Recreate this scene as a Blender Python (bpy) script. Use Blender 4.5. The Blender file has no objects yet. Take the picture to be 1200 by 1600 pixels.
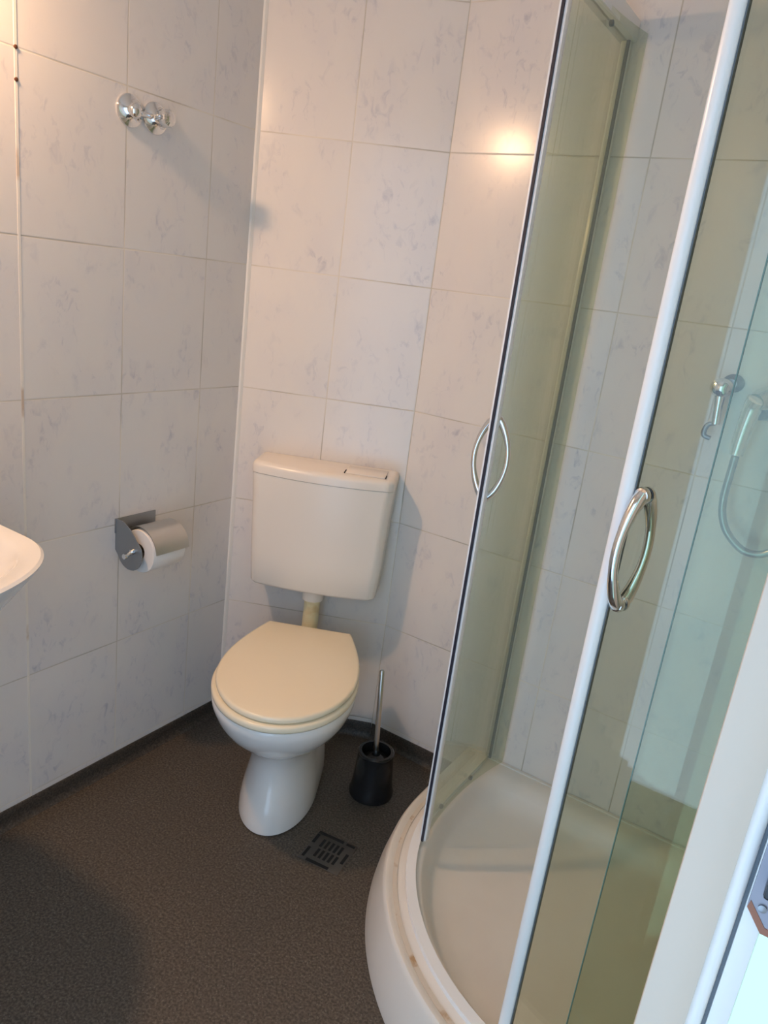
import bpy, bmesh, math
from mathutils import Vector, Matrix
PI = math.pi
SC = bpy.context.scene
C = SC.collection

# ------------------------------------------------------------ camera
cam_d = bpy.data.cameras.new('camera')
cam_d.sensor_fit = 'VERTICAL'
cam_d.sensor_height = 36.0
cam_d.sensor_width = 27.0
cam_d.lens = 36.0 * 1159.58 / 1600.0
cam_d.clip_start = 0.02
cam = bpy.data.objects.new('camera', cam_d)
C.objects.link(cam)
RT = Vector((0.82903479, 0.54551121, 0.12295869))
DN = Vector((0.26127378, -0.1834625, -0.94766952))
FW = Vector((-0.49440604, 0.81777688, -0.29462457))
M = Matrix.Identity(4)
for i in range(3):
    M[i][0] = RT[i]; M[i][1] = -DN[i]; M[i][2] = -FW[i]
M[0][3], M[1][3], M[2][3] = 1.4683, -1.5594, 1.3838
cam.matrix_world = M
SC.camera = cam

# ------------------------------------------------------------ world, exposure
w = bpy.data.worlds.new('world'); SC.world = w; w.use_nodes = True
wb = w.node_tree.nodes['Background']
wb.inputs[0].default_value = (0.48, 0.69, 0.95, 1)
wb.inputs[1].default_value = 2.6
SC.view_settings.view_transform = 'Standard'
SC.view_settings.look = 'None'
SC.view_settings.gamma = 1
SC.view_settings.use_curve_mapping = False
SC.view_settings.exposure = 0.15
LAMP_STRENGTH = 520.0
LAMP_POS = (0.07, -0.93, 1.95)
LAMP_R = 0.042

# ------------------------------------------------------------ materials
def mat(name, col, rough=0.5, metal=0.0, spec=0.5, coat=0.0):
    m = bpy.data.materials.new(name); m.use_nodes = True
    b = m.node_tree.nodes['Principled BSDF']
    b.inputs['Base Color'].default_value = (*col, 1)
    b.inputs['Roughness'].default_value = rough
    b.inputs['Metallic'].default_value = metal
    b.inputs['Specular IOR Level'].default_value = spec
    b.inputs['Coat Weight'].default_value = coat
    return m

def nd(m, t, **kw):
    n = m.node_tree.nodes.new(t)
    for k, v in kw.items(): setattr(n, k, v)
    return n

def lk(m, a, b): m.node_tree.links.new(a, b)

def math_n(m, op, a, b=None, c=None):
    n = nd(m, 'ShaderNodeMath', operation=op)
    for i, v in enumerate((a, b, c)):
        if v is None: continue
        if isinstance(v, (int, float)): n.inputs[i].default_value = v
        else: lk(m, v, n.inputs[i])
    return n.outputs[0]

def mix_col(m, f, a, b):
    n = nd(m, 'ShaderNodeMix', data_type='RGBA')
    if isinstance(f, (int, float)): n.inputs[0].default_value = f
    else: lk(m, f, n.inputs[0])
    for i, v in ((6, a), (7, b)):
        if isinstance(v, tuple): n.inputs[i].default_value = (*v, 1)
        else: lk(m, v, n.inputs[i])
    return n.outputs[2]

TW, TH, TZ0 = 0.25, 0.3292, 0.0645

def tile_mat(name, grout=(0.76, 0.69, 0.59), seed=0.0):
    """glazed 25 x 33 cm wall tiles in object space: local x along the wall, z up"""
    m = mat(name, (0.8, 0.76, 0.72), 0.16)
    b = m.node_tree.nodes['Principled BSDF']
    tc = nd(m, 'ShaderNodeTexCoord')
    sep = nd(m, 'ShaderNodeSeparateXYZ'); lk(m, tc.outputs['Object'], sep.inputs[0])
    u = math_n(m, 'DIVIDE', sep.outputs[0], TW)
    v = math_n(m, 'DIVIDE', math_n(m, 'SUBTRACT', sep.outputs[2], TZ0), TH)
    def edge(x, size):
        f = math_n(m, 'FRACT', math_n(m, 'ADD', x, 100.5))
        d = math_n(m, 'ABSOLUTE', math_n(m, 'SUBTRACT', f, 0.5))
        return math_n(m, 'MULTIPLY', d, size)
    du, dv = edge(u, TW), edge(v, TH)
    d = math_n(m, 'MINIMUM', du, dv)
    g = nd(m, 'ShaderNodeMapRange', interpolation_type='SMOOTHSTEP')
    lk(m, d, g.inputs[0]); g.inputs[1].default_value = 0.0008; g.inputs[2].default_value = 0.0022
    g.inputs[3].default_value = 1.0; g.inputs[4].default_value = 0.0
    # per-tile random
    cu = math_n(m, 'FLOOR', math_n(m, 'ADD', u, 100.0)); cv = math_n(m, 'FLOOR', math_n(m, 'ADD', v, 100.0))
    cmb = nd(m, 'ShaderNodeCombineXYZ'); lk(m, cu, cmb.inputs[0]); lk(m, cv, cmb.inputs[1]); cmb.inputs[2].default_value = seed
    wn = nd(m, 'ShaderNodeTexWhiteNoise'); lk(m, cmb.outputs[0], wn.inputs[0])
    # veins: cloudy bluish-grey flecks, a little stretched upward
    mp = nd(m, 'ShaderNodeMapping'); lk(m, tc.outputs['Object'], mp.inputs[0])
    mp.inputs['Scale'].default_value = (1.3, 1.3, 0.8); mp.inputs['Location'].default_value = (seed, seed, 0)
    mp.inputs['Rotation'].default_value = (0, 0.35, 0)
    off = nd(m, 'ShaderNodeVectorMath', operation='MULTIPLY_ADD')
    lk(m, wn.outputs['Color'], off.inputs[0]); off.inputs[1].default_value = (3, 3, 3); lk(m, mp.outputs[0], off.inputs[2])
    n1 = nd(m, 'ShaderNodeTexNoise'); lk(m, off.outputs[0], n1.inputs['Vector'])
    n1.inputs['Scale'].default_value = 8.0; n1.inputs['Detail'].default_value = 2.0
    n2 = nd(m, 'ShaderNodeTexNoise'); lk(m, off.outputs[0], n2.inputs['Vector'])
    n2.inputs['Scale'].default_value = 34.0; n2.inputs['Detail'].default_value = 4.0; n2.inputs['Roughness'].default_value = 0.6
    n2.inputs['Distortion'].default_value = 0.8
    r1 = nd(m, 'ShaderNodeMapRange'); lk(m, n1.outputs[0], r1.inputs[0]); r1.inputs[1].default_value = 0.44; r1.inputs[2].default_value = 0.72
    r2 = nd(m, 'ShaderNodeMapRange'); lk(m, n2.outputs[0], r2.inputs[0]); r2.inputs[1].default_value = 0.54; r2.inputs[2].default_value = 0.72
    vein = math_n(m, 'MULTIPLY', math_n(m, 'MULTIPLY', r1.outputs[0], r2.outputs[0]), 0.80)
    cloud = math_n(m, 'MULTIPLY', r1.outputs[0], 0.38)
    base = mix_col(m, cloud, (0.79, 0.745, 0.70), (0.68, 0.65, 0.67))
    base = mix_col(m, vein, base, (0.44, 0.44, 0.50))
    tint = math_n(m, 'MULTIPLY', wn.outputs['Value'], 0.16)
    base = mix_col(m, tint, base, (0.78, 0.68, 0.61))
    gn = nd(m, 'ShaderNodeTexNoise'); lk(m, tc.outputs['Object'], gn.inputs['Vector']); gn.inputs['Scale'].default_value = 3.0
    gr = nd(m, 'ShaderNodeMapRange'); lk(m, gn.outputs[0], gr.inputs[0]); gr.inputs[1].default_value = 0.42; gr.inputs[2].default_value = 0.6
    gcol = mix_col(m, gr.outputs[0], grout, tuple(c * 0.66 for c in grout))
    lk(m, mix_col(m, g.outputs[0], base, gcol), b.inputs['Base Color'])
    lk(m, math_n(m, 'MULTIPLY_ADD', g.outputs[0], 0.5, 0.2), b.inputs['Roughness'])
    bp = nd(m, 'ShaderNodeBump'); bp.inputs['Strength'].default_value = 0.3; bp.inputs['Distance'].default_value = 0.0012
    wav = nd(m, 'ShaderNodeTexNoise'); lk(m, tc.outputs['Object'], wav.inputs['Vector']); wav.inputs['Scale'].default_value = 14
    hgt = math_n(m, 'MULTIPLY_ADD', wav.outputs[0], 0.25, math_n(m, 'SUBTRACT', 1.0, g.outputs[0]))
    lk(m, hgt, bp.inputs['Height']); lk(m, bp.outputs[0], b.inputs['Normal'])
    return m

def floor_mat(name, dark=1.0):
    m = mat(name, (0.05, 0.04, 0.035), 0.55)
    b = m.node_tree.nodes['Principled BSDF']
    tc = nd(m, 'ShaderNodeTexCoord')
    n1 = nd(m, 'ShaderNodeTexNoise'); lk(m, tc.outputs['Object'], n1.inputs['Vector']); n1.inputs['Scale'].default_value = 190; n1.inputs['Detail'].default_value = 3
    n2 = nd(m, 'ShaderNodeTexNoise'); lk(m, tc.outputs['Object'], n2.inputs['Vector']); n2.inputs['Scale'].default_value = 5; n2.inputs['Detail'].default_value = 3
    r1 = nd(m, 'ShaderNodeMapRange'); lk(m, n1.outputs[0], r1.inputs[0]); r1.inputs[1].default_value = 0.38; r1.inputs[2].default_value = 0.7
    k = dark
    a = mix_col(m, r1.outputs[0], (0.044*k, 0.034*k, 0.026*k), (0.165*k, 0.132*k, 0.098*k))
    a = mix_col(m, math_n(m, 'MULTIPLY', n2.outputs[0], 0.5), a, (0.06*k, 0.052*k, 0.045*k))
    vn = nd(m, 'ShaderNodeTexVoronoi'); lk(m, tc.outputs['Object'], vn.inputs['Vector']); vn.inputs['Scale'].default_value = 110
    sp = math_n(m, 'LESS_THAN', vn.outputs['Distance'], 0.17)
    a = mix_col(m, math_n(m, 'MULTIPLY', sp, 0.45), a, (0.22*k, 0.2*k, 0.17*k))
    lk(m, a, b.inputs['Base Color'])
    bp = nd(m, 'ShaderNodeBump'); bp.inputs['Strength'].default_value = 0.25; bp.inputs['Distance'].default_value = 0.001
    lk(m, n1.outputs[0], bp.inputs['Height']); lk(m, bp.outputs[0], b.inputs['Normal'])
    return m

def glass_mat(name, tint, rough=0.0):
    m = bpy.data.materials.new(name); m.use_nodes = True
    nt = m.node_tree; nt.nodes.clear()
    out = nd(m, 'ShaderNodeOutputMaterial')
    tr = nd(m, 'ShaderNodeBsdfTransparent'); tr.inputs[0].default_value = (*tint, 1)
    gl = nd(m, 'ShaderNodeBsdfGlossy'); gl.inputs['Roughness'].default_value = rough; gl.inputs[0].default_value = (1, 1, 1, 1)
    fr = nd(m, 'ShaderNodeFresnel')
    ge = nd(m, 'ShaderNodeNewGeometry')
    lk(m, math_n(m, 'MULTIPLY_ADD', ge.outputs['Backfacing'], 1/1.5 - 1.5, 1.5), fr.inputs[0])
    mx = nd(m, 'ShaderNodeMixShader')
    lk(m, fr.outputs[0], mx.inputs[0]); lk(m, tr.outputs[0], mx.inputs[1]); lk(m, gl.outputs[0], mx.inputs[2])
    lk(m, mx.outputs[0], out.inputs[0])
    return m

def stained(name, col, stain, rough, scale=30, lo=0.58, hi=0.7, amt=0.8):
    m = mat(name, col, rough)
    b = m.node_tree.nodes['Principled BSDF']
    tc = nd(m, 'ShaderNodeTexCoord')
    n = nd(m, 'ShaderNodeTexNoise'); lk(m, tc.outputs['Object'], n.inputs['Vector']); n.inputs['Scale'].default_value = scale
    n.inputs['Detail'].default_value = 4
    r = nd(m, 'ShaderNodeMapRange'); lk(m, n.outputs[0], r.inputs[0]); r.inputs[1].default_value = lo; r.inputs[2].default_value = hi
    r.inputs[4].default_value = amt
    lk(m, mix_col(m, r.outputs[0], col, stain), b.inputs['Base Color'])
    return m

def emit(name, col, s):
    m = bpy.data.materials.new(name); m.use_nodes = True
    m.node_tree.nodes.clear()
    o = nd(m, 'ShaderNodeOutputMaterial'); e = nd(m, 'ShaderNodeEmission')
    e.inputs[0].default_value = (*col, 1); e.inputs[1].default_value = s
    lk(m, e.outputs[0], o.inputs[0])
    return m

MT = tile_mat('tile_glaze', seed=0.0)
MT2 = tile_mat('tile_glaze_second', seed=4.0)
MT3 = tile_mat('tile_glaze_third', seed=9.0)
MFLOOR = floor_mat('speckled_vinyl')
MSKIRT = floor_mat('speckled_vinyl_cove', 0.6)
MPLAST = mat('cream_plastic', (0.87, 0.77, 0.58), 0.22)
MCIST = mat('cistern_plastic', (0.84, 0.77, 0.69), 0.25)
MCER = mat('white_ceramic', (0.80, 0.79, 0.77), 0.10, coat=0.3)
MPIPE = stained('yellowed_pipe', (0.78, 0.68, 0.42), (0.62, 0.42, 0.18), 0.35, 25, 0.5, 0.75)
MALU = mat('white_enamelled_aluminium', (0.88, 0.88, 0.88), 0.25)
MSEAL = mat('dark_magnetic_seal', (0.02, 0.02, 0.035), 0.4)
MGASK = mat('grey_gasket', (0.10, 0.12, 0.14), 0.5)
MCHROME = mat('chrome', (0.78, 0.79, 0.80), 0.10, 1.0)
MSTEEL = mat('brushed_steel', (0.62, 0.60, 0.57), 0.30, 1.0)
MDSTEEL = mat('dull_grey_steel', (0.30, 0.32, 0.34), 0.35, 0.8)
MBLACK = mat('black_plastic', (0.012, 0.012, 0.013), 0.22)
MPAPER = mat('white_paper', (0.84, 0.80, 0.76), 0.9)
MCARD = mat('cardboard_core', (0.40, 0.31, 0.22), 0.9)
MTRAY = stained('tray_acrylic', (0.80, 0.75, 0.68), (0.70, 0.64, 0.56), 0.28, 4, 0.45, 0.7, 0.5)
MGROOVE = stained('rust_stained_sealant', (0.68, 0.60, 0.50), (0.42, 0.24, 0.10), 0.6, 24, 0.56, 0.68, 0.85)
MGLASS = glass_mat('shower_glass', (0.872, 0.905, 0.84))
MEDGE = mat('glass_edge', (0.10, 0.20, 0.17), 0.1)
MPAINT = mat('painted_white', (0.80, 0.80, 0.77), 0.4)
MCEIL = mat('ceiling_paint', (0.78, 0.77, 0.74), 0.8)
MSIL = mat('white_silicone', (0.82, 0.78, 0.72), 0.45)
MDRAIN = mat('worn_drain_steel', (0.12, 0.11, 0.10), 0.45, 0.7)
MHOLE = mat('dark_gap', (0.008, 0.008, 0.008), 0.8)
MRUST = mat('rust', (0.10, 0.035, 0.015), 0.8)
MSATIN = mat('satin_chrome', (0.93, 0.95, 0.97), 0.22, 0.75)
MHOSE = mat('shower_hose_steel', (0.42, 0.43, 0.43), 0.3, 0.9)
MBRISTLE = mat('dark_bristle', (0.03, 0.03, 0.03), 0.8)
MLAMP = emit('lamp_glow', (1.0, 0.60, 0.33), LAMP_STRENGTH)
MCREAM = mat('cream_paint', (0.64, 0.54, 0.43), 0.4)
MLOCK = mat('grey_lock_metal', (0.30, 0.30, 0.34), 0.4, 0.6)
MWORN = mat('worn_brown_edge', (0.30, 0.13, 0.08), 0.6)
MPANE = emit('daylight_glow_pane', (0.56, 1.0, 1.0), 1.15)  # emission stands in for the daylight beyond the frame

# ------------------------------------------------------------ mesh helpers
def link(name, bm, m, parent=None, smooth=True, world=None):
    me = bpy.data.meshes.new(name)
    bmesh.ops.recalc_face_normals(bm, faces=bm.faces)
    bm.to_mesh(me); bm.free()
    if m: me.materials.append(m)
    if smooth:
        for p in me.polygons: p.use_smooth = True
        try: me.set_sharp_from_angle(angle=math.radians(40))
        except Exception: pass
    o = bpy.data.objects.new(name, me); C.objects.link(o)
    if parent: o.parent = parent
    return o

def tag(o, label=None, cat=None, group=None, kind=None):
    if label: o['label'] = label
    if cat: o['category'] = cat
    if group: o['group'] = group
    if kind: o['kind'] = kind
    return o

def empty(name, loc, rz=0.0):
    e = bpy.data.objects.new(name, None); e.location = loc; e.rotation_euler = (0, 0, rz)
    e.empty_display_size = 0.05
    C.objects.link(e); return e

def box(bm, lo, hi, bev=0.0, seg=2):
    r = bmesh.ops.create_cube(bm, size=1.0)
    vs = r['verts']
    for v in vs:
        v.co = Vector([lo[i] + (v.co[i] + 0.5) * (hi[i] - lo[i]) for i in range(3)])
    if bev > 0:
        es = list({e for v in vs for e in v.link_edges})
        bmesh.ops.bevel(bm, geom=es, offset=bev, segments=seg, profile=0.5, affect='EDGES')
    return bm

def nbox(lo, hi, bev=0.0, seg=2): return box(bmesh.new(), lo, hi, bev, seg)

def loft(rings, cap0=True, cap1=True, closed=False, bm=None):
    bm = bm or bmesh.new()
    R = [[bm.verts.new(p) for p in ring] for ring in rings]
    n = len(R[0])
    pairs = list(zip(R, R[1:])) + ([(R[-1], R[0])] if closed else [])
    for a, b in pairs:
        for i in range(n):
            j = (i + 1) % n
            bm.faces.new((a[i], a[j], b[j], b[i]))
    if not closed:
        if cap0: bm.faces.new(R[0][::-1])
        if cap1: bm.faces.new(R[-1])
    return bm

def lathe(prof, n=48, axis='z', center=(0, 0, 0), bm=None, cap0=True, cap1=True):
    """prof: list of (radius, height)"""
    rings = []
    for r, h in prof:
        ring = []
        for i in range(n):
            a = 2 * PI * i / n
            x, y = r * math.cos(a), r * math.sin(a)
            p = {'z': (x, y, h), 'x': (h, x, y), 'y': (x, h, y)}[axis]
            ring.append(tuple(p[k] + center[k] for k in range(3)))
        rings.append(ring)
    return loft(rings, cap0, cap1, bm=bm)

def tube(path, rad, n=12, bm=None, flat=None):
    """sweep; rad number or list; flat=(vector, ratio) squashes the section along a direction"""
    path = [Vector(p) for p in path]
    k = len(path)
    rads = rad if isinstance(rad, (list, tuple)) else [rad] * k
    rings = []
    t0 = (path[1] - path[0]).normalized()
    up = Vector((0, 0, 1)) if abs(t0.z) < 0.9 else Vector((1, 0, 0))
    nrm = (up - t0 * up.dot(t0)).normalized()
    for i in range(k):
        t = (path[min(i + 1, k - 1)] - path[max(i - 1, 0)]).normalized()
        nrm = (nrm - t * nrm.dot(t)).normalized()
        bn = t.cross(nrm)
        ring = []
        for j in range(n):
            a = 2 * PI * j / n
            d = nrm * math.cos(a) * rads[i] + bn * math.sin(a) * rads[i]
            if flat:
                f = Vector(flat[0]).normalized(); d = d - f * d.dot(f) * (1 - flat[1])
            ring.append(tuple(path[i] + d))
        rings.append(ring)
    return loft(rings, bm=bm)

def catmull(pts, n=10):
    P = [Vector(p) for p in pts]; P = [P[0] * 2 - P[1]] + P + [P[-1] * 2 - P[-2]]
    out = []
    for i in range(1, len(P) - 2):
        for k in range(n):
            t = k / n
            a, b, c, d = P[i-1], P[i], P[i+1], P[i+2]
            out.append(0.5 * ((2*b) + (c-a)*t + (2*a-5*b+4*c-d)*t*t + (3*b-a-3*c+d)*t**3))
    out.append(P[-2])
    return out

def sweep_rect(path2, width, z0, z1, bm=None):
    """rectangular section swept along a horizontal polyline (list of (x, y))"""
    rings = []
    P = [Vector((p[0], p[1], 0)) for p in path2]
    for i, p in enumerate(P):
        t = (P[min(i+1, len(P)-1)] - P[max(i-1, 0)]).normalized()
        nn = Vector((-t.y, t.x, 0)) * width / 2
        rings.append([(p.x+nn.x, p.y+nn.y, z0), (p.x-nn.x, p.y-nn.y, z0), (p.x-nn.x, p.y-nn.y, z1), (p.x+nn.x, p.y+nn.y, z1)])
    return loft(rings, bm=bm)

# ------------------------------------------------------------ the room
TH_C = 1.1076652                      # direction of the angled corner panel
K2 = (0.5 * math.sin(TH_C), 0.5 * math.cos(TH_C))
XR, YB, YF, ZC = 1.63, K2[1], -1.70, 2.45

def wall(name, origin, ang, x0, x1, m, thick=0.08, z1=ZC, z0=0.0):
    """local +x runs along the wall, the room is on local -y"""
    o = link(name, nbox((x0, 0, z0), (x1, thick, z1)), m, smooth=False)
    o.location = (origin[0], origin[1], 0); o.rotation_euler = (0, 0, ang)
    return tag(o, kind='structure')

wall('wall_left', (0, -0.1513, 0), PI/2, YF + 0.1513 - 0.08, 0.1513 + 0.05, MT)
o = wall('wall_back_left', (0, 0, 0), PI/2 - TH_C, -0.02, 0.5 + 0.012, MT2)
wall('wall_back', K2, 0, 0.0, XR - K2[0] + 0.08, MT3)
wall('wall_right', (XR, YB, 0), -PI/2, 0.0, YB - YF + 0.08, MT)
# front wall with the doorway the photograph is taken from
DX0, DX1, DZ = 0.80, 1.58, 2.05
bm = bmesh.new()
box(bm, (0, YF - 0.1, 0), (DX0, YF, ZC)); box(bm, (DX1, YF - 0.1, 0), (XR, YF, ZC)); box(bm, (DX0, YF - 0.1, DZ), (DX1, YF, ZC))
tag(link('wall_front', bm, MPAINT, smooth=False), kind='structure')
tag(link('floor', nbox((-0.08, -1.72, -0.05), (XR + 0.08, YB + 0.08, 0)), MFLOOR, smooth=False), kind='structure')
tag(link('ceiling', nbox((-0.08, YF - 0.1, ZC), (XR + 0.08, YB + 0.08, ZC + 0.05)), MCEIL, smooth=False), kind='structure')

# coved vinyl skirting
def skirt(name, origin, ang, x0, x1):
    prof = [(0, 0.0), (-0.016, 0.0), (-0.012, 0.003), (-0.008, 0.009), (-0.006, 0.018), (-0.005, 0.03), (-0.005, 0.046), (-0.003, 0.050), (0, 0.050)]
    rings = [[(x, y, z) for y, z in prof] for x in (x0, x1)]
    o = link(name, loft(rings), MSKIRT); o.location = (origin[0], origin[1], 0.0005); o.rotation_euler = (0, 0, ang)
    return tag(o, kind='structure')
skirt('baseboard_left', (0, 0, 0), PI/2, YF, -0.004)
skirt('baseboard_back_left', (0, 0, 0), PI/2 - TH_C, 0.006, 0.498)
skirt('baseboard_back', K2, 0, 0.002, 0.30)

# pale silicone bead in the left corner
bm = bmesh.new()
rings = []
for z in (0.052, ZC):
    rings.append([(0.0003, -0.006, z), (0.0045, -0.003, z), (0.0085, 0.0037, z), (0.0003, -0.0003, z)])
tag(link('trim_1', loft(rings), MSIL, smooth=False), kind='structure')

# wider pale joint in the left wall
MJOINT = stained('pale_joint', (0.82, 0.76, 0.68), (0.50, 0.34, 0.22), 0.6, 9, 0.55, 0.62, 0.6)
tag(link('trim_2', nbox((-0.0002, -0.6513 - 0.0028, 0.051), (0.0007, -0.6513 + 0.0028, ZC)), MJOINT, smooth=False), kind='structure')

# two rusty screw holes in the wide grout of the left wall
for z in (1.711, 1.657):
    y = -(0.1513 + 0.5)
    tag(link('rusty_screw', lathe([(0.0038, 0.0), (0.0038, 0.0018), (0.002, 0.0026), (0.0008, 0.0026)], 12, 'x', (0.0, y, z)), MRUST),
        'upper small rusty screw in the vertical tile joint at upper left' if z > 1.7 else 'lower small rusty screw in the vertical tile joint at upper left', 'screw')

# ------------------------------------------------------------ shower tray
TX0, CX, CY, RA, TYF = 0.78, 1.345, -0.06, 0.565, -0.625
def smax(vals, k):
    m = max(vals)
    return m + math.log(sum(math.exp(k * (v - m)) for v in vals)) / k
def tray_f(x, y, of, ow, k):
    g = [TX0 - x, TYF - y]
    if x < CX and y < CY: g.append(math.hypot(x - CX, y - CY) - RA)
    g = [max(g) + of if True else 0]
    # front family as an exact rounded corner
    if x < CX and y < CY: f = math.hypot(x - CX, y - CY) - RA + of
    elif x < CX and (CX - x) > (CY - y if y < CY else -1): f = TX0 - x + of
    else: f = TYF - y + of
    f = max(f, TX0 - x + of, TYF - y + of)
    return smax([f, x - XR + ow, y - YB + ow], k)
TCX, TCY = 1.235, -0.17
def tray_ring(of, ow, z, k=400, n=160):
    ring = []
    for i in range(n):
        a = 2 * PI * i / n + 0.013
        dx, dy = math.cos(a), math.sin(a)
        lo, hi = 0.0, 0.9
        for _ in range(40):
            mid = (lo + hi) / 2
            if tray_f(TCX + dx*mid, TCY + dy*mid, of, ow, k) > 0: hi = mid
            else: lo = mid
        ring.append((TCX + dx*lo, TCY + dy*lo, z))
    return ring
RZ = 0.125
spec = [(-0.028, 0.001, 0.001, 400), (-0.027, 0.001, 0.02, 400), (-0.020, 0.001, 0.06, 400), (-0.009, 0.001, 0.10, 400), (-0.004, 0.001, RZ - 0.008, 400),
        (-0.001, 0.001, RZ - 0.001, 400), (0.003, 0.001, RZ + 0.003, 400), (0.012, 0.001, RZ + 0.003, 400), (0.018, 0.001, RZ - 0.002, 400),
        (0.030, 0.002, RZ - 0.003, 400), (0.036, 0.002, RZ, 400), (0.062, 0.022, RZ, 200), (0.078, 0.04, RZ - 0.002, 60), (0.086, 0.052, RZ - 0.010, 35),
        (0.094, 0.066, RZ - 0.03, 28), (0.106, 0.082, RZ - 0.055, 24), (0.122, 0.100, RZ - 0.068, 20), (0.16, 0.14, RZ - 0.075, 18),
        (0.26, 0.24, RZ - 0.080, 16), (0.33, 0.31, RZ - 0.083, 16)]
tray = link('shower_tray', loft([tray_ring(*s[:3], k=s[3]) for s in spec], cap0=True, cap1=True), MTRAY)
tag(tray, 'white quadrant shower tray with a curved front rim standing on the dark floor', 'shower tray')
def arc_path(o, n=28, y_end=YB, x_end=XR, straight=True):
    pts = []
    if straight: pts.append((TX0 + o, y_end))
    for i in range(n + 1):
        a = PI + (PI/2) * i / n
        pts.append((CX + (RA - o) * math.cos(a), CY + (RA - o) * math.sin(a)))
    if straight: pts.append((x_end, TYF + o))
    return pts
# rust stained sealant in the groove of the rim
link('sealant_bead', sweep_rect(arc_path(0.024, y_end=YB - 0.01, x_end=XR - 0.01), 0.010, RZ - 0.004, RZ - 0.0005), MGROOVE, tray, smooth=False)
tag(bpy.data.objects['sealant_bead'], 'rust stained sealant in the groove of the rim')

link('wall_sealant', sweep_rect([(TX0 + 0.002, YB - 0.006), (XR - 0.006, YB - 0.006), (XR - 0.006, TYF + 0.002)], 0.010, RZ - 0.004, RZ + 0.004), MSIL, tray, smooth=False)

# ------------------------------------------------------------ shower enclosure
EO = 0.07                               # inset of the enclosure line from the tray edge
EX, EY, EZ1 = TX0 + EO, TYF + EO, 1.975
enc = tag(empty('shower_enclosure', (EX, EY, RZ)), 'curved greenish glass shower enclosure in white frames on the white tray, doors slid open', 'shower enclosure')
def epart(name, bm, m, parent=None, smooth=True):
    """geometry is given in room coordinates; parent is the enclosure or one of its parts"""
    par = parent or enc
    base = Vector((EX, EY, RZ))
    for v in bm.verts: v.co -= base
    return link(name, bm, m, par, smooth)
epart('top_rail', sweep_rect(arc_path(EO, y_end=YB - 0.002, x_end=XR - 0.002), 0.036, EZ1 - 0.04, EZ1), MALU, smooth=False)
epart('bottom_rail', sweep_rect(arc_path(EO - 0.012, y_end=YB - 0.002, x_end=XR - 0.002), 0.022, RZ + 0.0005, RZ + 0.012), MALU, smooth=False)
epart('wall_profile', nbox((EX - 0.010, YB - 0.020, RZ + 0.012), (EX + 0.010, YB - 0.001, EZ1 - 0.04), 0.002), MALU)
epart('wall_profile', nbox((XR - 0.034, EY - 0.016, RZ + 0.012), (XR - 0.001, EY + 0.020, EZ1 - 0.04), 0.003), MALU)
g1 = epart('fixed_glass_panel', nbox((EX - 0.003, -0.15, RZ + 0.012), (EX + 0.003, YB - 0.020, EZ1 - 0.04)), MGLASS, smooth=False)
g2 = epart('fixed_glass_panel', nbox((CX - 0.01, EY - 0.003, RZ + 0.012), (XR - 0.034, EY + 0.003, EZ1 - 0.04)), MGLASS, smooth=False)
epart('glass_edge', nbox((EX - 0.0035, -0.1512, RZ + 0.013), (EX + 0.0035, -0.15, EZ1 - 0.041)), MEDGE, g1, False)
epart('glass_edge', nbox((CX - 0.0114, EY - 0.0035, RZ + 0.013), (CX - 0.010, EY + 0.0035, EZ1 - 0.041)), MEDGE, g2, False)
epart('joint_seal', nbox((EX + 0.0035, YB - 0.025, RZ + 0.013), (EX + 0.0105, YB - 0.0202, EZ1 - 0.041)), MGASK, smooth=False)

def leaf(length, sx, sy, ax, t, z0, z1, slope=0.2, curv=0.83, n=24):
    pts = []
    for i in range(n + 1):
        u = length * i / n
        off = -slope * u + curv * u * u
        pts.append((sx + off, sy + u) if ax == 'y' else (sx + u, sy + off))
    return sweep_rect(pts, t, z0, z1)

def curved_glass(p0, p1, bulge, t, z0, z1, n=14):
    p0, p1 = Vector(p0), Vector(p1); d = p1 - p0; nn = Vector((-d.y, d.x)).normalized()
    pts = []
    for i in range(n + 1):
        s = i / n
        q = p0 + d * s + nn * bulge * 4 * s * (1 - s)
        pts.append((q.x, q.y))
    return sweep_rect(pts, t, z0, z1)

def handle_bm(cx, cy, nx, ny, z0, z1, depth, side, fat=1.0):
    """bow handle standing off a pane at (cx,cy), normal (nx,ny)"""
    pts = []; rr = []
    N = 22
    for i in range(N + 1):
        s = i / N
        h = math.sin(PI * s) ** 0.75 if 0 < s < 1 else 0.0
        off = 0.006 + depth * h
        pts.append((cx + nx * off * side, cy + ny * off * side, z0 + (z1 - z0) * s))
        e = min(s, 1 - s) / 0.5
        rr.append(fat * (0.0085 - 0.0030 * min(1.0, e * 1.6)))
    bm = tube(pts, rr, 14)
    for z in (z0, z1):
        c = Vector((cx, cy, z))
        path = [c + Vector((nx, ny, 0)) * side * q for q in (0.003, 0.006, 0.010, 0.0125)]
        tube(path, [0.0095 * fat, 0.0098 * fat, 0.0085 * fat, 0.005], 16, bm=bm)
    return bm

ZD0, ZD1 = RZ + 0.016, EZ1 - 0.03
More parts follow.
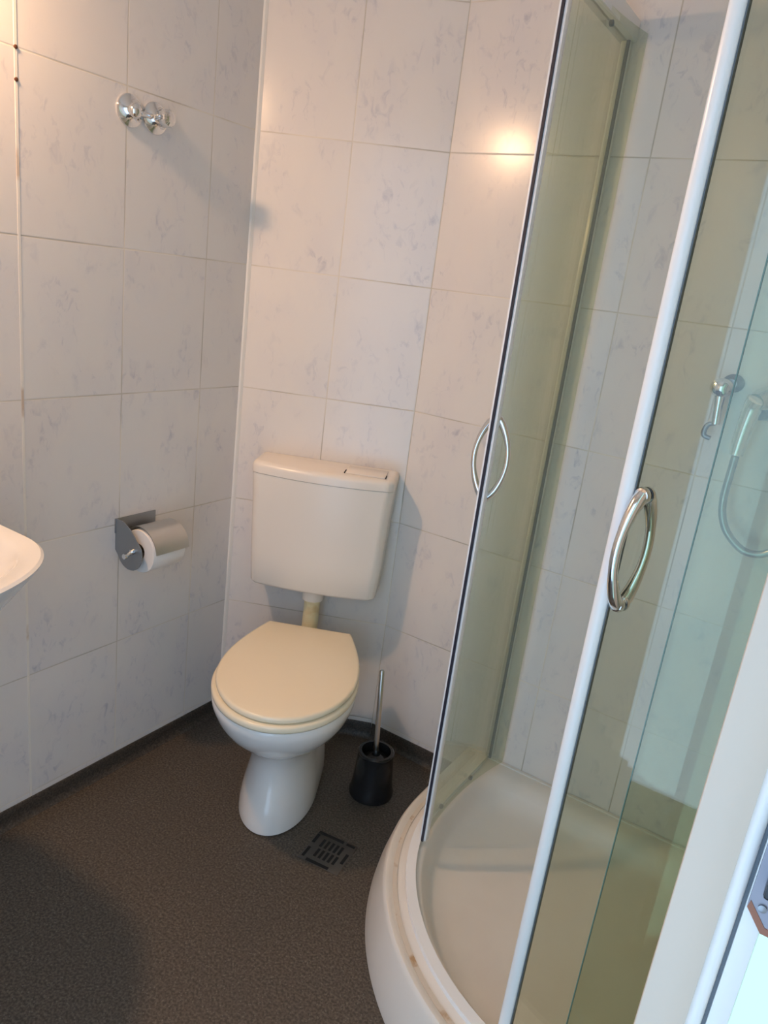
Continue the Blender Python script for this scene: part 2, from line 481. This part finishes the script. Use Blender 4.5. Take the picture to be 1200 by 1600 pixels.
# left door, slid back along the fixed panel; its leading edge faces the camera
LX, LY = EX + 0.026, -0.213
ld = epart('sliding_door', leaf(YB - 0.02 - LY - 0.012, LX, LY + 0.012, 'y', 0.006, ZD0, ZD1, 0.17, 0.52), MGLASS, smooth=False)
epart('edge_profile', nbox((LX - 0.0075, LY + 0.000, ZD0 - 0.004), (LX - 0.0031, LY + 0.014, ZD1), 0.001), MALU, ld)
tag(ld.children[-1], 'white edge profile')
epart('edge_profile', nbox((LX + 0.0025, LY + 0.0015, ZD0 - 0.004), (LX + 0.008, LY + 0.018, ZD1), 0.001), MALU, ld)
epart('magnetic_seal', nbox((LX - 0.0030, LY - 0.001, ZD0 - 0.006), (LX + 0.0024, LY + 0.0042, ZD1)), MSEAL, ld, False)
HZ0, HZ1 = 0.988, 1.150
epart('handle', handle_bm(LX - 0.003, LY + 0.026, 1, 0, HZ0, HZ1, 0.031, 1), MCHROME, ld)
epart('handle', handle_bm(LX - 0.003, LY + 0.026, 1, 0, HZ0, HZ1, 0.031, -1), MCHROME, ld)
for yy in (-0.085, 0.070):
    for z in (ZD0 + 0.005, ZD1 - 0.02):
        u = yy - LY - 0.012
        xx = LX - 0.17 * u + 0.52 * u * u
        epart('roller', lathe([(0.003, -0.012), (0.006, -0.010), (0.006, -0.004), (0.004, -0.003)], 20, 'x', (xx, yy, z)), MGASK, ld)
# right door, slid along the front panel
RX, RY = 1.2205, EY + 0.030
rd = epart('sliding_door', leaf(XR - 0.05 - RX - 0.02, RX + 0.018, RY, 'x', 0.006, ZD0, ZD1, 0.3, 1.2), MGLASS, smooth=False)
bm = bmesh.new()
prof = []
for i in range(13):
    a = -PI/2 + PI * i / 12
    prof.append((math.sin(a), -math.cos(a)))
ring = [(RX + 0.0105 + 0.0105 * s, RY - 0.006 + 0.007 * c) for s, c in prof] + [(RX + 0.021, RY + 0.008), (RX, RY + 0.008)]
epart('edge_profile', loft([[(x, y, z) for x, y in ring] for z in (ZD0 - 0.004, ZD1)]), MALU, rd)
tag(rd.children[-1], 'white rounded edge profile')
epart('magnetic_seal', nbox((RX + 0.0211, RY - 0.008, ZD0 - 0.004), (RX + 0.0228, RY + 0.006, ZD1)), MGASK, rd, False)
epart('handle', handle_bm(RX + 0.036, RY - 0.005, -0.36, -0.933, HZ0, HZ1, 0.030, 1, 1.25), MCHROME, rd)
epart('handle', handle_bm(RX + 0.036, RY - 0.005, -0.36, -0.933, HZ0, HZ1, 0.030, -1, 1.25), MCHROME, rd)
for xx in (RX + 0.14, XR - 0.09):
    for z in (ZD0 + 0.005, ZD1 - 0.02):
        u = xx - RX - 0.018
        yy = RY - 0.3 * u + 1.2 * u * u
        epart('roller', lathe([(0.003, 0.003), (0.007, 0.004), (0.007, 0.010), (0.004, 0.012)], 20, 'y', (xx, yy, z)), MGASK, rd)

# ------------------------------------------------------------ shower fittings on the back wall
# wall bracket
br = tag(empty('shower_bracket', (1.213, YB, 1.245)), 'small chrome wall bracket with a hanging clip left of the hand shower behind the glass', 'shower bracket')
br.scale = (1.25, 1.1, 1.1)
link('rosette', lathe([(0.018, 0.0), (0.018, -0.006), (0.012, -0.012), (0.009, -0.03)], 28, 'y', (0.012, 0, 0.02)), MDSTEEL, br)
link('body', lathe([(0.004, -0.055), (0.014, -0.05), (0.019, -0.038), (0.014, -0.026), (0.006, -0.022)], 28, 'y', (0, 0, 0.01)), MCHROME, br)
link('stem', tube([(0, -0.036, 0.0), (0.002, -0.036, -0.03), (0.004, -0.034, -0.06)], [0.010, 0.0075, 0.008], 16), MCHROME, br)
link('clip', tube(catmull([(0.004, -0.034, -0.058), (-0.008, -0.036, -0.066), (-0.010, -0.036, -0.085), (0.002, -0.036, -0.090)], 6), 0.0045, 12), MDSTEEL, br)
# mixer bar with its outlet, hand shower and hose
mx = tag(empty('shower_mixer', (1.42, YB, 1.215)), 'chrome shower mixer bar on the tiles at the right edge behind the glass', 'shower mixer')
link('body', tube([(-0.075, -0.05, 0), (-0.06, -0.05, 0), (0.06, -0.05, 0), (0.10, -0.05, 0)], [0.013, 0.017, 0.017, 0.015], 20), MCHROME, mx)
for dx in (-0.055, 0.095):
    link('wall_rosette', lathe([(0.028, 0.0), (0.028, -0.006), (0.016, -0.014), (0.013, -0.05)], 28, 'y', (dx, 0, 0)), MCHROME, mx)
link('lever', tube([(0.02, -0.05, 0.015), (0.02, -0.055, 0.04), (0.02, -0.10, 0.055)], [0.018, 0.014, 0.008], 16), MCHROME, mx)
link('outlet', tube([(0.02, -0.05, -0.01), (0.02, -0.05, -0.04)], [0.011, 0.010], 16), MCHROME, mx)
hs = tag(empty('hand_shower', (1.277, YB - 0.06, 1.16)), 'chrome hand shower hanging beside the mixer bar behind the glass', 'hand shower')
link('grip', tube(catmull([(-0.001, 0, -0.034), (0.0, 0, -0.012), (0.003, -0.002, 0.03), (0.008, -0.006, 0.07), (0.013, -0.012, 0.088)], 6),
     [0.0145]*3 + [0.0150 + 0.006 * i / 21 for i in range(22)], 20), MSATIN, hs)
link('spray_head', tube([(0.012, -0.02, 0.082), (0.020, -0.004, 0.088), (0.034, 0.012, 0.094), (0.040, 0.022, 0.095)], [0.018, 0.024, 0.026, 0.022], 24), MCHROME, hs)
hold = tag(link('hand_shower_holder', tube([(1.318, YB - 0.001, 1.215), (1.312, YB - 0.02, 1.215), (1.300, YB - 0.050, 1.216)], [0.016, 0.011, 0.012], 18), MDSTEEL),
           'small wall holder gripping the chrome hand shower', 'holder')
pth = catmull([(1.276, YB - 0.06, 1.123), (1.275, YB - 0.058, 1.077), (1.275, YB - 0.058, 1.03), (1.282, YB - 0.058, 0.99), (1.303, YB - 0.058, 0.953),
               (1.345, YB - 0.058, 0.925), (1.39, YB - 0.058, 0.938), (1.425, YB - 0.058, 1.0), (1.44, YB - 0.055, 1.08), (1.44, YB - 0.05, 1.172)], 10)
tag(link('shower_hose', tube(pth, [0.0078 + 0.0009 * (i % 2) for i in range(len(pth))], 14), MHOSE), 'grey metal shower hose looping below the hand shower', 'hose')

# ------------------------------------------------------------ angled corner frame: local x = along the panel, local -y = out from it
ANG = PI/2 - TH_C
def on_panel(a, d, z=0.0):
    return (a * math.sin(TH_C) + d * math.cos(TH_C), a * math.cos(TH_C) - d * math.sin(TH_C), z)
AC = 0.2815

# cistern
def cist_ring(z, hw, d, bow, r=0.03, n=10, back=0.0015):
    pts = []
    hw2 = hw
    # back right -> front right (rounded) -> bowed front -> front left -> back left
    pts.append((hw2, -back))
    for i in range(n + 1):
        a = (PI/2) * i / n
        pts.append((hw - r + r * math.cos(a), -(d - bow - r + r * math.sin(a))))
    for i in range(1, 12):
        s = i / 12
        x = (hw - r) * (1 - 2 * s)
        pts.append((x, -(d - bow + bow * (1 - (2*s - 1) ** 2))))
    for i in range(n + 1):
        a = PI/2 + (PI/2) * i / n
        pts.append((-hw + r + r * math.cos(a), -(d - bow - r + r * math.sin(a))))
    pts.append((-hw2, -back))
    return [(x, y, z) for x, y in pts]
ci = tag(empty('cistern', on_panel(AC, 0, 0.512), ANG), 'cream plastic toilet cistern hanging on the angled tiled corner above the toilet', 'cistern')
Hc = 0.364
body = [(0.0, 0.172, 0.120, 0.012), (0.003, 0.179, 0.128, 0.012), (0.010, 0.1835, 0.133, 0.012), (0.10, 0.189, 0.137, 0.014), (0.25, 0.194, 0.142, 0.017), (Hc - 0.033, 0.199, 0.145, 0.020)]
link('tank', loft([cist_ring(*b) for b in body]), MCIST, ci)
lidr = [(Hc - 0.0325, 0.1985, 0.1450, 0.020), (Hc - 0.0315, 0.2000, 0.1465, 0.020), (Hc - 0.014, 0.2005, 0.147, 0.020), (Hc - 0.007, 0.1985, 0.1445, 0.020), (Hc - 0.002, 0.194, 0.139, 0.020), (Hc, 0.185, 0.132, 0.020)]
link('tank_lid', loft([cist_ring(*b) for b in lidr]), MCIST, ci)
link('flush_button', nbox((0.060, -0.112, Hc + 0.0003), (0.170, -0.030, Hc + 0.0035), 0.0012), MCIST, ci)
for x in (0.058, 0.1715):
    link('button_gap', nbox((x - 0.0011, -0.112, Hc + 0.0002), (x + 0.0011, -0.082, Hc + 0.0036)), MHOLE, ci, False)
link('pipe_collar', lathe([(0.026, -0.036), (0.031, -0.034), (0.033, -0.010), (0.036, -0.006), (0.036, 0.002)], 32, 'z', (0.0, -0.075, 0)), MCIST, ci)
link('flush_pipe', tube(catmull([(0.0, -0.075, -0.030), (0.0, -0.075, -0.08), (0.0, -0.078, -0.12), (0.0, -0.095, -0.150), (0.0, -0.132, -0.170)], 8), 0.0235, 24), MPIPE, ci)
tag(ci.children[-1], 'yellowed plastic flush pipe')

# toilet
to = tag(empty('toilet', on_panel(0.288, 0, 0), ANG), 'white ceramic toilet with closed cream lid standing on the dark floor', 'toilet')
def egg(z, d0, d1, hw, hb=None, n=64, widest=0.52, p=2.0, sx=0.0):
    """egg outline: straightish back of half width hb at d0, widest hw, round front at d1"""
    hb = hw * 0.65 if hb is None else hb
    dm = d0 + (d1 - d0) * widest
    right = []
    N = n // 2
    for i in range(N + 1):
        s = i / N
        if s < 0.42:
            t = s / 0.42
            d = d0 + (dm - d0) * t
            wv = hb + (hw - hb) * math.sin(t * PI / 2)
        else:
            t = (s - 0.42) / 0.58
            a = t * PI / 2
            d = dm + (d1 - dm) * math.sin(a) ** (2.0 / p)
            wv = hw * math.cos(a) ** (2.0 / p) if t < 1 else 0.0
        right.append((wv, d))
    pts = [(x + sx, -d, z) for x, d in right] + [(-x + sx, -d, z) for x, d in right[-2::-1]]
    return pts
pan = [(0.001, 0.19, 0.508, 0.098, 0.095, 0.45), (0.004, 0.19, 0.514, 0.102, 0.098, 0.45), (0.03, 0.19, 0.512, 0.101, 0.097, 0.45),
       (0.07, 0.19, 0.498, 0.096, 0.094, 0.42), (0.11, 0.19, 0.480, 0.088, 0.090, 0.42), (0.15, 0.185, 0.468, 0.082, 0.085, 0.42), (0.185, 0.18, 0.470, 0.084, 0.082, 0.44),
       (0.215, 0.175, 0.490, 0.098, 0.082, 0.48), (0.24, 0.17, 0.520, 0.118, 0.085, 0.50), (0.27, 0.165, 0.558, 0.141, 0.092, 0.52), (0.30, 0.16, 0.590, 0.158, 0.10, 0.53),
       (0.33, 0.16, 0.614, 0.170, 0.11, 0.53), (0.36, 0.16, 0.630, 0.178, 0.118, 0.53), (0.380, 0.16, 0.635, 0.180, 0.12, 0.53), (0.387, 0.163, 0.632, 0.178, 0.118, 0.53), (0.389, 0.17, 0.62, 0.166, 0.108, 0.53)]
bm = loft([egg(z, a, b, c, d, widest=e, sx=0.006 * min(1, max(0, (z - 0.15) / 0.2))) for z, a, b, c, d, e in pan])
# inlet spigot behind the pan
link('pan', bm, MCER, to)
link('inlet_spigot', tube([(0, -0.140, 0.342), (0, -0.19, 0.342)], [0.026, 0.028], 24), MCER, to)
def plate(z0, z1, d0, d1, hw, hb, sx=0.0, r=0.006, dome=0.0):
    rs = [(z0, 0.004), (z0 + r * 0.4, 0.001), (z0 + r, 0.0), (z1 - r, 0.0), (z1 - r * 0.5, 0.0012), (z1 - r * 0.12, 0.004), (z1, 0.008)]
    rings = [egg(z, d0 + o, d1 - o, hw - o, hb - o, sx=sx) for z, o in rs]
    if dome:
        for o, dz in ((0.03, dome * 0.45), (0.07, dome * 0.8), (0.11, dome)):
            rings.append(egg(z1 + dz, d0 + o * 0.7, d1 - o * 1.3, hw - o, max(hb - o, 0.01), sx=sx))
    return loft(rings)
link('seat', plate(0.391, 0.410, 0.172, 0.640, 0.181, 0.118, sx=0.007), MPLAST, to)
link('lid', plate(0.4115, 0.428, 0.158, 0.631, 0.176, 0.120, sx=0.009, dome=0.002), MPLAST, to)
for sx in (-0.07, 0.07):
    link('hinge', nbox((sx - 0.018, -0.178, 0.3895), (sx + 0.018, -0.152, 0.414), 0.004), MPLAST, to)
link('bumper', nbox((-0.012, -0.626, 0.3875), (0.006, -0.612, 0.392), 0.001), MGASK, to)
tag(to.children[-1], 'small dark rubber bumper under the seat')

# toilet brush and its pot
BX, BY = 0.600, 0.002
pot = tag(link('toilet_brush_pot', lathe([(0.056, 0.001), (0.062, 0.003), (0.063, 0.012), (0.0595, 0.024), (0.056, 0.05), (0.052, 0.10), (0.0495, 0.128),
        (0.0505, 0.131), (0.051, 0.137), (0.048, 0.140), (0.041, 0.140), (0.039, 0.134), (0.038, 0.07), (0.038, 0.02)], 48, 'z', (BX, BY, 0)), MBLACK),
        'black plastic toilet brush pot on the floor right of the toilet', 'brush pot')
tb = tag(empty('toilet_brush', (BX, BY, 0.02)), 'toilet brush with a thin steel handle standing in the black pot', 'toilet brush')
link('bristles', lathe([(0.010, 0.002), (0.027, 0.010), (0.031, 0.04), (0.029, 0.075), (0.012, 0.088)], 32), MBRISTLE, tb)
link('splash_guard', lathe([(0.008, 0.088), (0.0325, 0.094), (0.0325, 0.099), (0.012, 0.108), (0.007, 0.122)], 32), MBLACK, tb)
link('handle', tube([(-0.001, 0, 0.11), (-0.010, 0.001, 0.25), (-0.018, 0.002, 0.360), (-0.0182, 0.002, 0.364)], [0.0072, 0.0072, 0.0072, 0.005], 16), MSTEEL, tb)

# ------------------------------------------------------------ floor drain
dr = tag(empty('floor_drain', (0.650, -0.262, 0.0), math.radians(8)), 'small square slotted metal drain grate set in the dark floor in front of the toilet', 'drain')
link('frame', nbox((-0.062, -0.062, 0.0006), (0.062, 0.062, 0.0016), 0.0005), MDRAIN, dr)
dr.scale = (0.9, 0.9, 1)
bm = bmesh.new()
for r in range(2):
    for k in range(5):
        cx_ = -0.030 + k * 0.0145 + (0.004 if r else 0); cy_ = 0.021 - r * 0.040
        b0 = len(bm.verts)
        box(bm, (cx_ - 0.0040, cy_ - 0.0160, 0.0016), (cx_ + 0.0040, cy_ + 0.0160, 0.0022))
bms = bm
for x0, y0, x1, y1 in ((-0.060, 0.050, 0.020, 0.060), (-0.060, 0.010, -0.051, 0.046), (0.047, -0.02, 0.056, 0.02), (-0.04, -0.060, 0.03, -0.050), (0.030, 0.050, 0.056, 0.058), (-0.058, -0.05, -0.050, -0.01)):
    box(bms, (x0, y0, 0.0016), (x1, y1, 0.0022))
link('slots', bms, MHOLE, dr, False)
tag(dr.children[-1], 'dark slots')

# ------------------------------------------------------------ toilet roll holder on the left wall
HY, HZ, HR = -0.345, 0.672, 0.055      # roll centre along the wall
th = tag(empty('toilet_roll_holder', (0.0, HY, HZ)), 'chrome toilet roll holder with curved cover flap on the left wall', 'toilet roll holder')
link('back_plate', nbox((0.0005, -0.070, 0.030), (0.004, 0.056, 0.068), 0.001), MDSTEEL, th)
# rounded cheek on the near side
cheek = []
for yy in (-0.0675, -0.0655):
    ring = [(0.001, yy, 0.068), (0.001, yy, -0.014)]
    for i in range(15):
        a = math.radians(205 + 170 * i / 14)
        ring.append((0.055 + 0.047 * math.cos(a), yy, -0.006 + 0.047 * math.sin(a)))
    ring += [(0.098, yy, 0.014), (0.06, yy, 0.052), (0.03, yy, 0.068)]
    cheek.append(ring)
link('cheek', loft(cheek), MDSTEEL, th, False)
tag(th.children[-1], 'dull grey end cheek')
RCX, RCZ = 0.068, -0.004
fl = []
for yy in (-0.046, 0.060):
    ring_o, ring_i = [], []
    for i in range(17):
        a = math.radians(165 - 160 * i / 16)
        ring_o.append((RCX + 0.062 * math.cos(a), yy, RCZ + 0.064 * math.sin(a)))
        ring_i.append((RCX + 0.0605 * math.cos(a), yy, RCZ + 0.0625 * math.sin(a)))
    fl.append(ring_o + ring_i[::-1])
link('cover_flap', loft(fl), MSTEEL, th)
link('spindle', tube([(RCX, -0.062, RCZ), (RCX, 0.058, RCZ)], 0.005, 14), MCHROME, th)
link('spindle_end', tube(catmull([(RCX, -0.060, RCZ + 0.006), (RCX + 0.002, -0.074, RCZ + 0.004), (RCX + 0.002, -0.086, RCZ - 0.002), (RCX + 0.002, -0.096, RCZ - 0.002)], 5),
     [0.0075] * 6 + [0.005] * 5 + [0.0068] * 5, 16), MCHROME, th)
roll = lathe([(0.020, -0.048), (0.0545, -0.048), (0.0555, -0.046), (0.0555, 0.050), (0.0545, 0.052), (0.020, 0.052)], 56, 'y', (0, 0, 0), cap0=False, cap1=False)
ro = link('toilet_roll', roll, MPAPER); ro.location = (RCX, HY, HZ + RCZ)
tag(ro, 'white toilet paper roll in the chrome holder', 'toilet roll')
link('cardboard_core', lathe([(0.0195, -0.047), (0.0195, 0.051), (0.0185, 0.051), (0.0185, -0.047), (0.0195, -0.047)], 32, 'y', cap0=False, cap1=False), MCARD, ro)

# ------------------------------------------------------------ chrome double hook on the left wall
hk = tag(empty('wall_hook', (0, -0.358, 1.664)), 'chrome double robe hook with round rosettes high on the left wall', 'hook')
for y in (-0.038, 0.030):
    link('rosette', lathe([(0.0315, 0.0005), (0.0335, 0.003), (0.0325, 0.006), (0.020, 0.012), (0.014, 0.022)], 36, 'x', (0, y, 0)), MCHROME, hk)
link('bar', tube([(0.012, -0.038, 0), (0.012, 0.030, 0)], 0.006, 14), MCHROME, hk)
link('cap', lathe([(0.015, 0.012), (0.016, 0.024), (0.012, 0.031), (0.004, 0.034)], 28, 'x', (0, -0.038, 0)), MCHROME, hk)
prof = []
n = 48
rings = []
for h, r in ((0.020, 0.014), (0.024, 0.0165), (0.046, 0.0175), (0.051, 0.0155), (0.054, 0.009)):
    rings.append([(h, 0.030 + (r + (0.0012 if (i // 2) % 2 else 0)) * math.cos(2*PI*i/n), (r + (0.0012 if (i // 2) % 2 else 0)) * math.sin(2*PI*i/n)) for i in range(n)])
link('ribbed_knob', loft(rings), MCHROME, hk)

# ------------------------------------------------------------ washbasin on the left wall
WB = (0.0, -1.07, 0.85)
wb_ = tag(empty('washbasin', WB), 'white ceramic washbasin with rounded corner on the left wall at the left edge', 'washbasin')
BC = 0.245
def polar_ring(z, X, Y, xb, p, n=96):
    """closed outline seen from (BC, 0): front half superellipse, straight sides back to xb"""
    pts = []
    for i in range(n):
        a = 2 * PI * i / n
        c, s_ = math.cos(a), math.sin(a)
        hx = (X - BC) if c >= 0 else (BC - xb)
        q = p if c >= 0 else 6.0
        r_ = (abs(c / hx) ** q + abs(s_ / Y) ** q) ** (-1 / q)
        pts.append((BC + r_ * c, r_ * s_, z))
    return pts
rings = [polar_ring(-0.17, 0.29, 0.06, 0.10, 2.0), polar_ring(-0.155, 0.32, 0.11, 0.05, 2.0), polar_ring(-0.115, 0.365, 0.175, 0.012, 2.0), polar_ring(-0.07, 0.40, 0.222, 0.002, 2.0),
         polar_ring(-0.03, 0.428, 0.257, 0.001, 2.0), polar_ring(-0.012, 0.441, 0.272, 0.001, 2.0), polar_ring(-0.004, 0.445, 0.275, 0.001, 2.0), polar_ring(0.0, 0.440, 0.270, 0.002, 2.0),
         polar_ring(-0.001, 0.412, 0.242, 0.11, 2.0), polar_ring(-0.008, 0.402, 0.230, 0.12, 2.0), polar_ring(-0.05, 0.38, 0.20, 0.135, 2.0), polar_ring(-0.10, 0.34, 0.14, 0.16, 2.0), polar_ring(-0.125, 0.29, 0.06, 0.21, 2.0)]
link('bowl', loft(rings), MCER, wb_)
link('waste', lathe([(0.022, -0.1245), (0.022, -0.121), (0.012, -0.119)], 24, 'z', (0.25, 0, 0)), MCHROME, wb_)
tp = tag(empty('basin_tap', (0.06, -1.07, 0.85)), 'chrome basin tap on the back ledge of the washbasin', 'tap')
link('body', lathe([(0.024, 0.001), (0.024, 0.006), (0.019, 0.012), (0.018, 0.09), (0.010, 0.10)], 28), MCHROME, tp)
link('spout', tube([(0.0, 0, 0.06), (0.06, 0, 0.085), (0.11, 0, 0.085), (0.125, 0, 0.07)], [0.012, 0.011, 0.010, 0.010], 16), MCHROME, tp)
link('lever', tube([(0.0, 0, 0.10), (-0.01, 0, 0.115), (0.04, 0, 0.14)], [0.012, 0.010, 0.006], 14), MCHROME, tp)

# mirror lamp above the basin
lp = tag(empty('wall_lamp', (0.0, LAMP_POS[1], LAMP_POS[2])), 'small round wall lamp above the washbasin', 'lamp')
link('wall_plate', lathe([(0.020, 0.0005), (0.020, 0.008), (0.010, 0.012), (0.008, LAMP_POS[0] - LAMP_R * 0.7)], 32, 'x', (0, 0, 0.022)), MCHROME, lp)
prof = [(0.002, -0.55 * LAMP_R)]
for i in range(1, 13):
    a = PI / 2 * i / 12
    prof.append((LAMP_R * math.sin(a), -0.55 * LAMP_R * math.cos(a)))
link('opal_dome', lathe(prof, 32, 'z', (LAMP_POS[0], 0, 0)), MLAMP, lp)
link('shade', lathe([(LAMP_R + 0.001, 0.0005), (LAMP_R + 0.002, 0.012), (LAMP_R * 0.7, 0.035), (0.01, 0.042)], 32, 'z', (LAMP_POS[0], 0, 0)), MALU, lp)

# ------------------------------------------------------------ white frame with a self-lit pane at the right, close to the camera
FY = -1.10
fr = empty('door_1', (0, FY, 0)); tag(fr, kind='structure')
X0, X1, X2, X3 = 1.4495, 1.479, 1.4895, 1.5025
link('frame_post', nbox((X0, 0, 0.001), (X1 + 0.002, 0.045, 2.05), 0.002), MCREAM, fr)
link('stop_bead', nbox((X1, -0.004, 0.001), (X2 - 0.0015, 0.03, 2.05), 0.004, 4), MPAINT, fr)
link('gasket', nbox((X2 - 0.0016, 0.000, 0.001), (X2 + 0.0006, 0.03, 2.05)), MGASK, fr, False)
link('leaf_stile', nbox((X2 + 0.0006, -0.001, 0.02), (X3, 0.035, 2.03), 0.002), MPAINT, fr)
link('glow_pane', nbox((X3, 0.012, 0.02), (XR - 0.002, 0.020, 2.03)), MPANE, fr, False)  # added pane, its own glow plays the bright daylight here
pl = [(1.4912, 1.045), (1.5020, 1.031), (1.522, 1.031), (1.522, 1.100), (1.4935, 1.100), (1.4912, 1.094)]
lp_ = link('lock_plate', loft([[(x, -0.006, z) for x, z in pl], [(x, -0.0012, z) for x, z in pl]]), MLOCK, fr, False)
tag(lp_, 'grey metal lock plate')
pe = [(1.4912, 1.045), (1.5020, 1.031), (1.522, 1.031), (1.522, 1.036), (1.5035, 1.036), (1.4922, 1.0505)]
link('worn_edge', loft([[(x, -0.0064, z) for x, z in pe], [(x, -0.0061, z) for x, z in pe]]), MWORN, lp_, False)
link('screw', lathe([(0.0026, -0.0062), (0.0026, -0.0072), (0.0012, -0.0076)], 18, 'y', (1.4992, 0, 1.0485)), MDSTEEL, lp_)
link('latch_case', nbox((1.4965, -0.018, 1.063), (1.522, -0.0062, 1.120), 0.002), MBLACK, lp_)
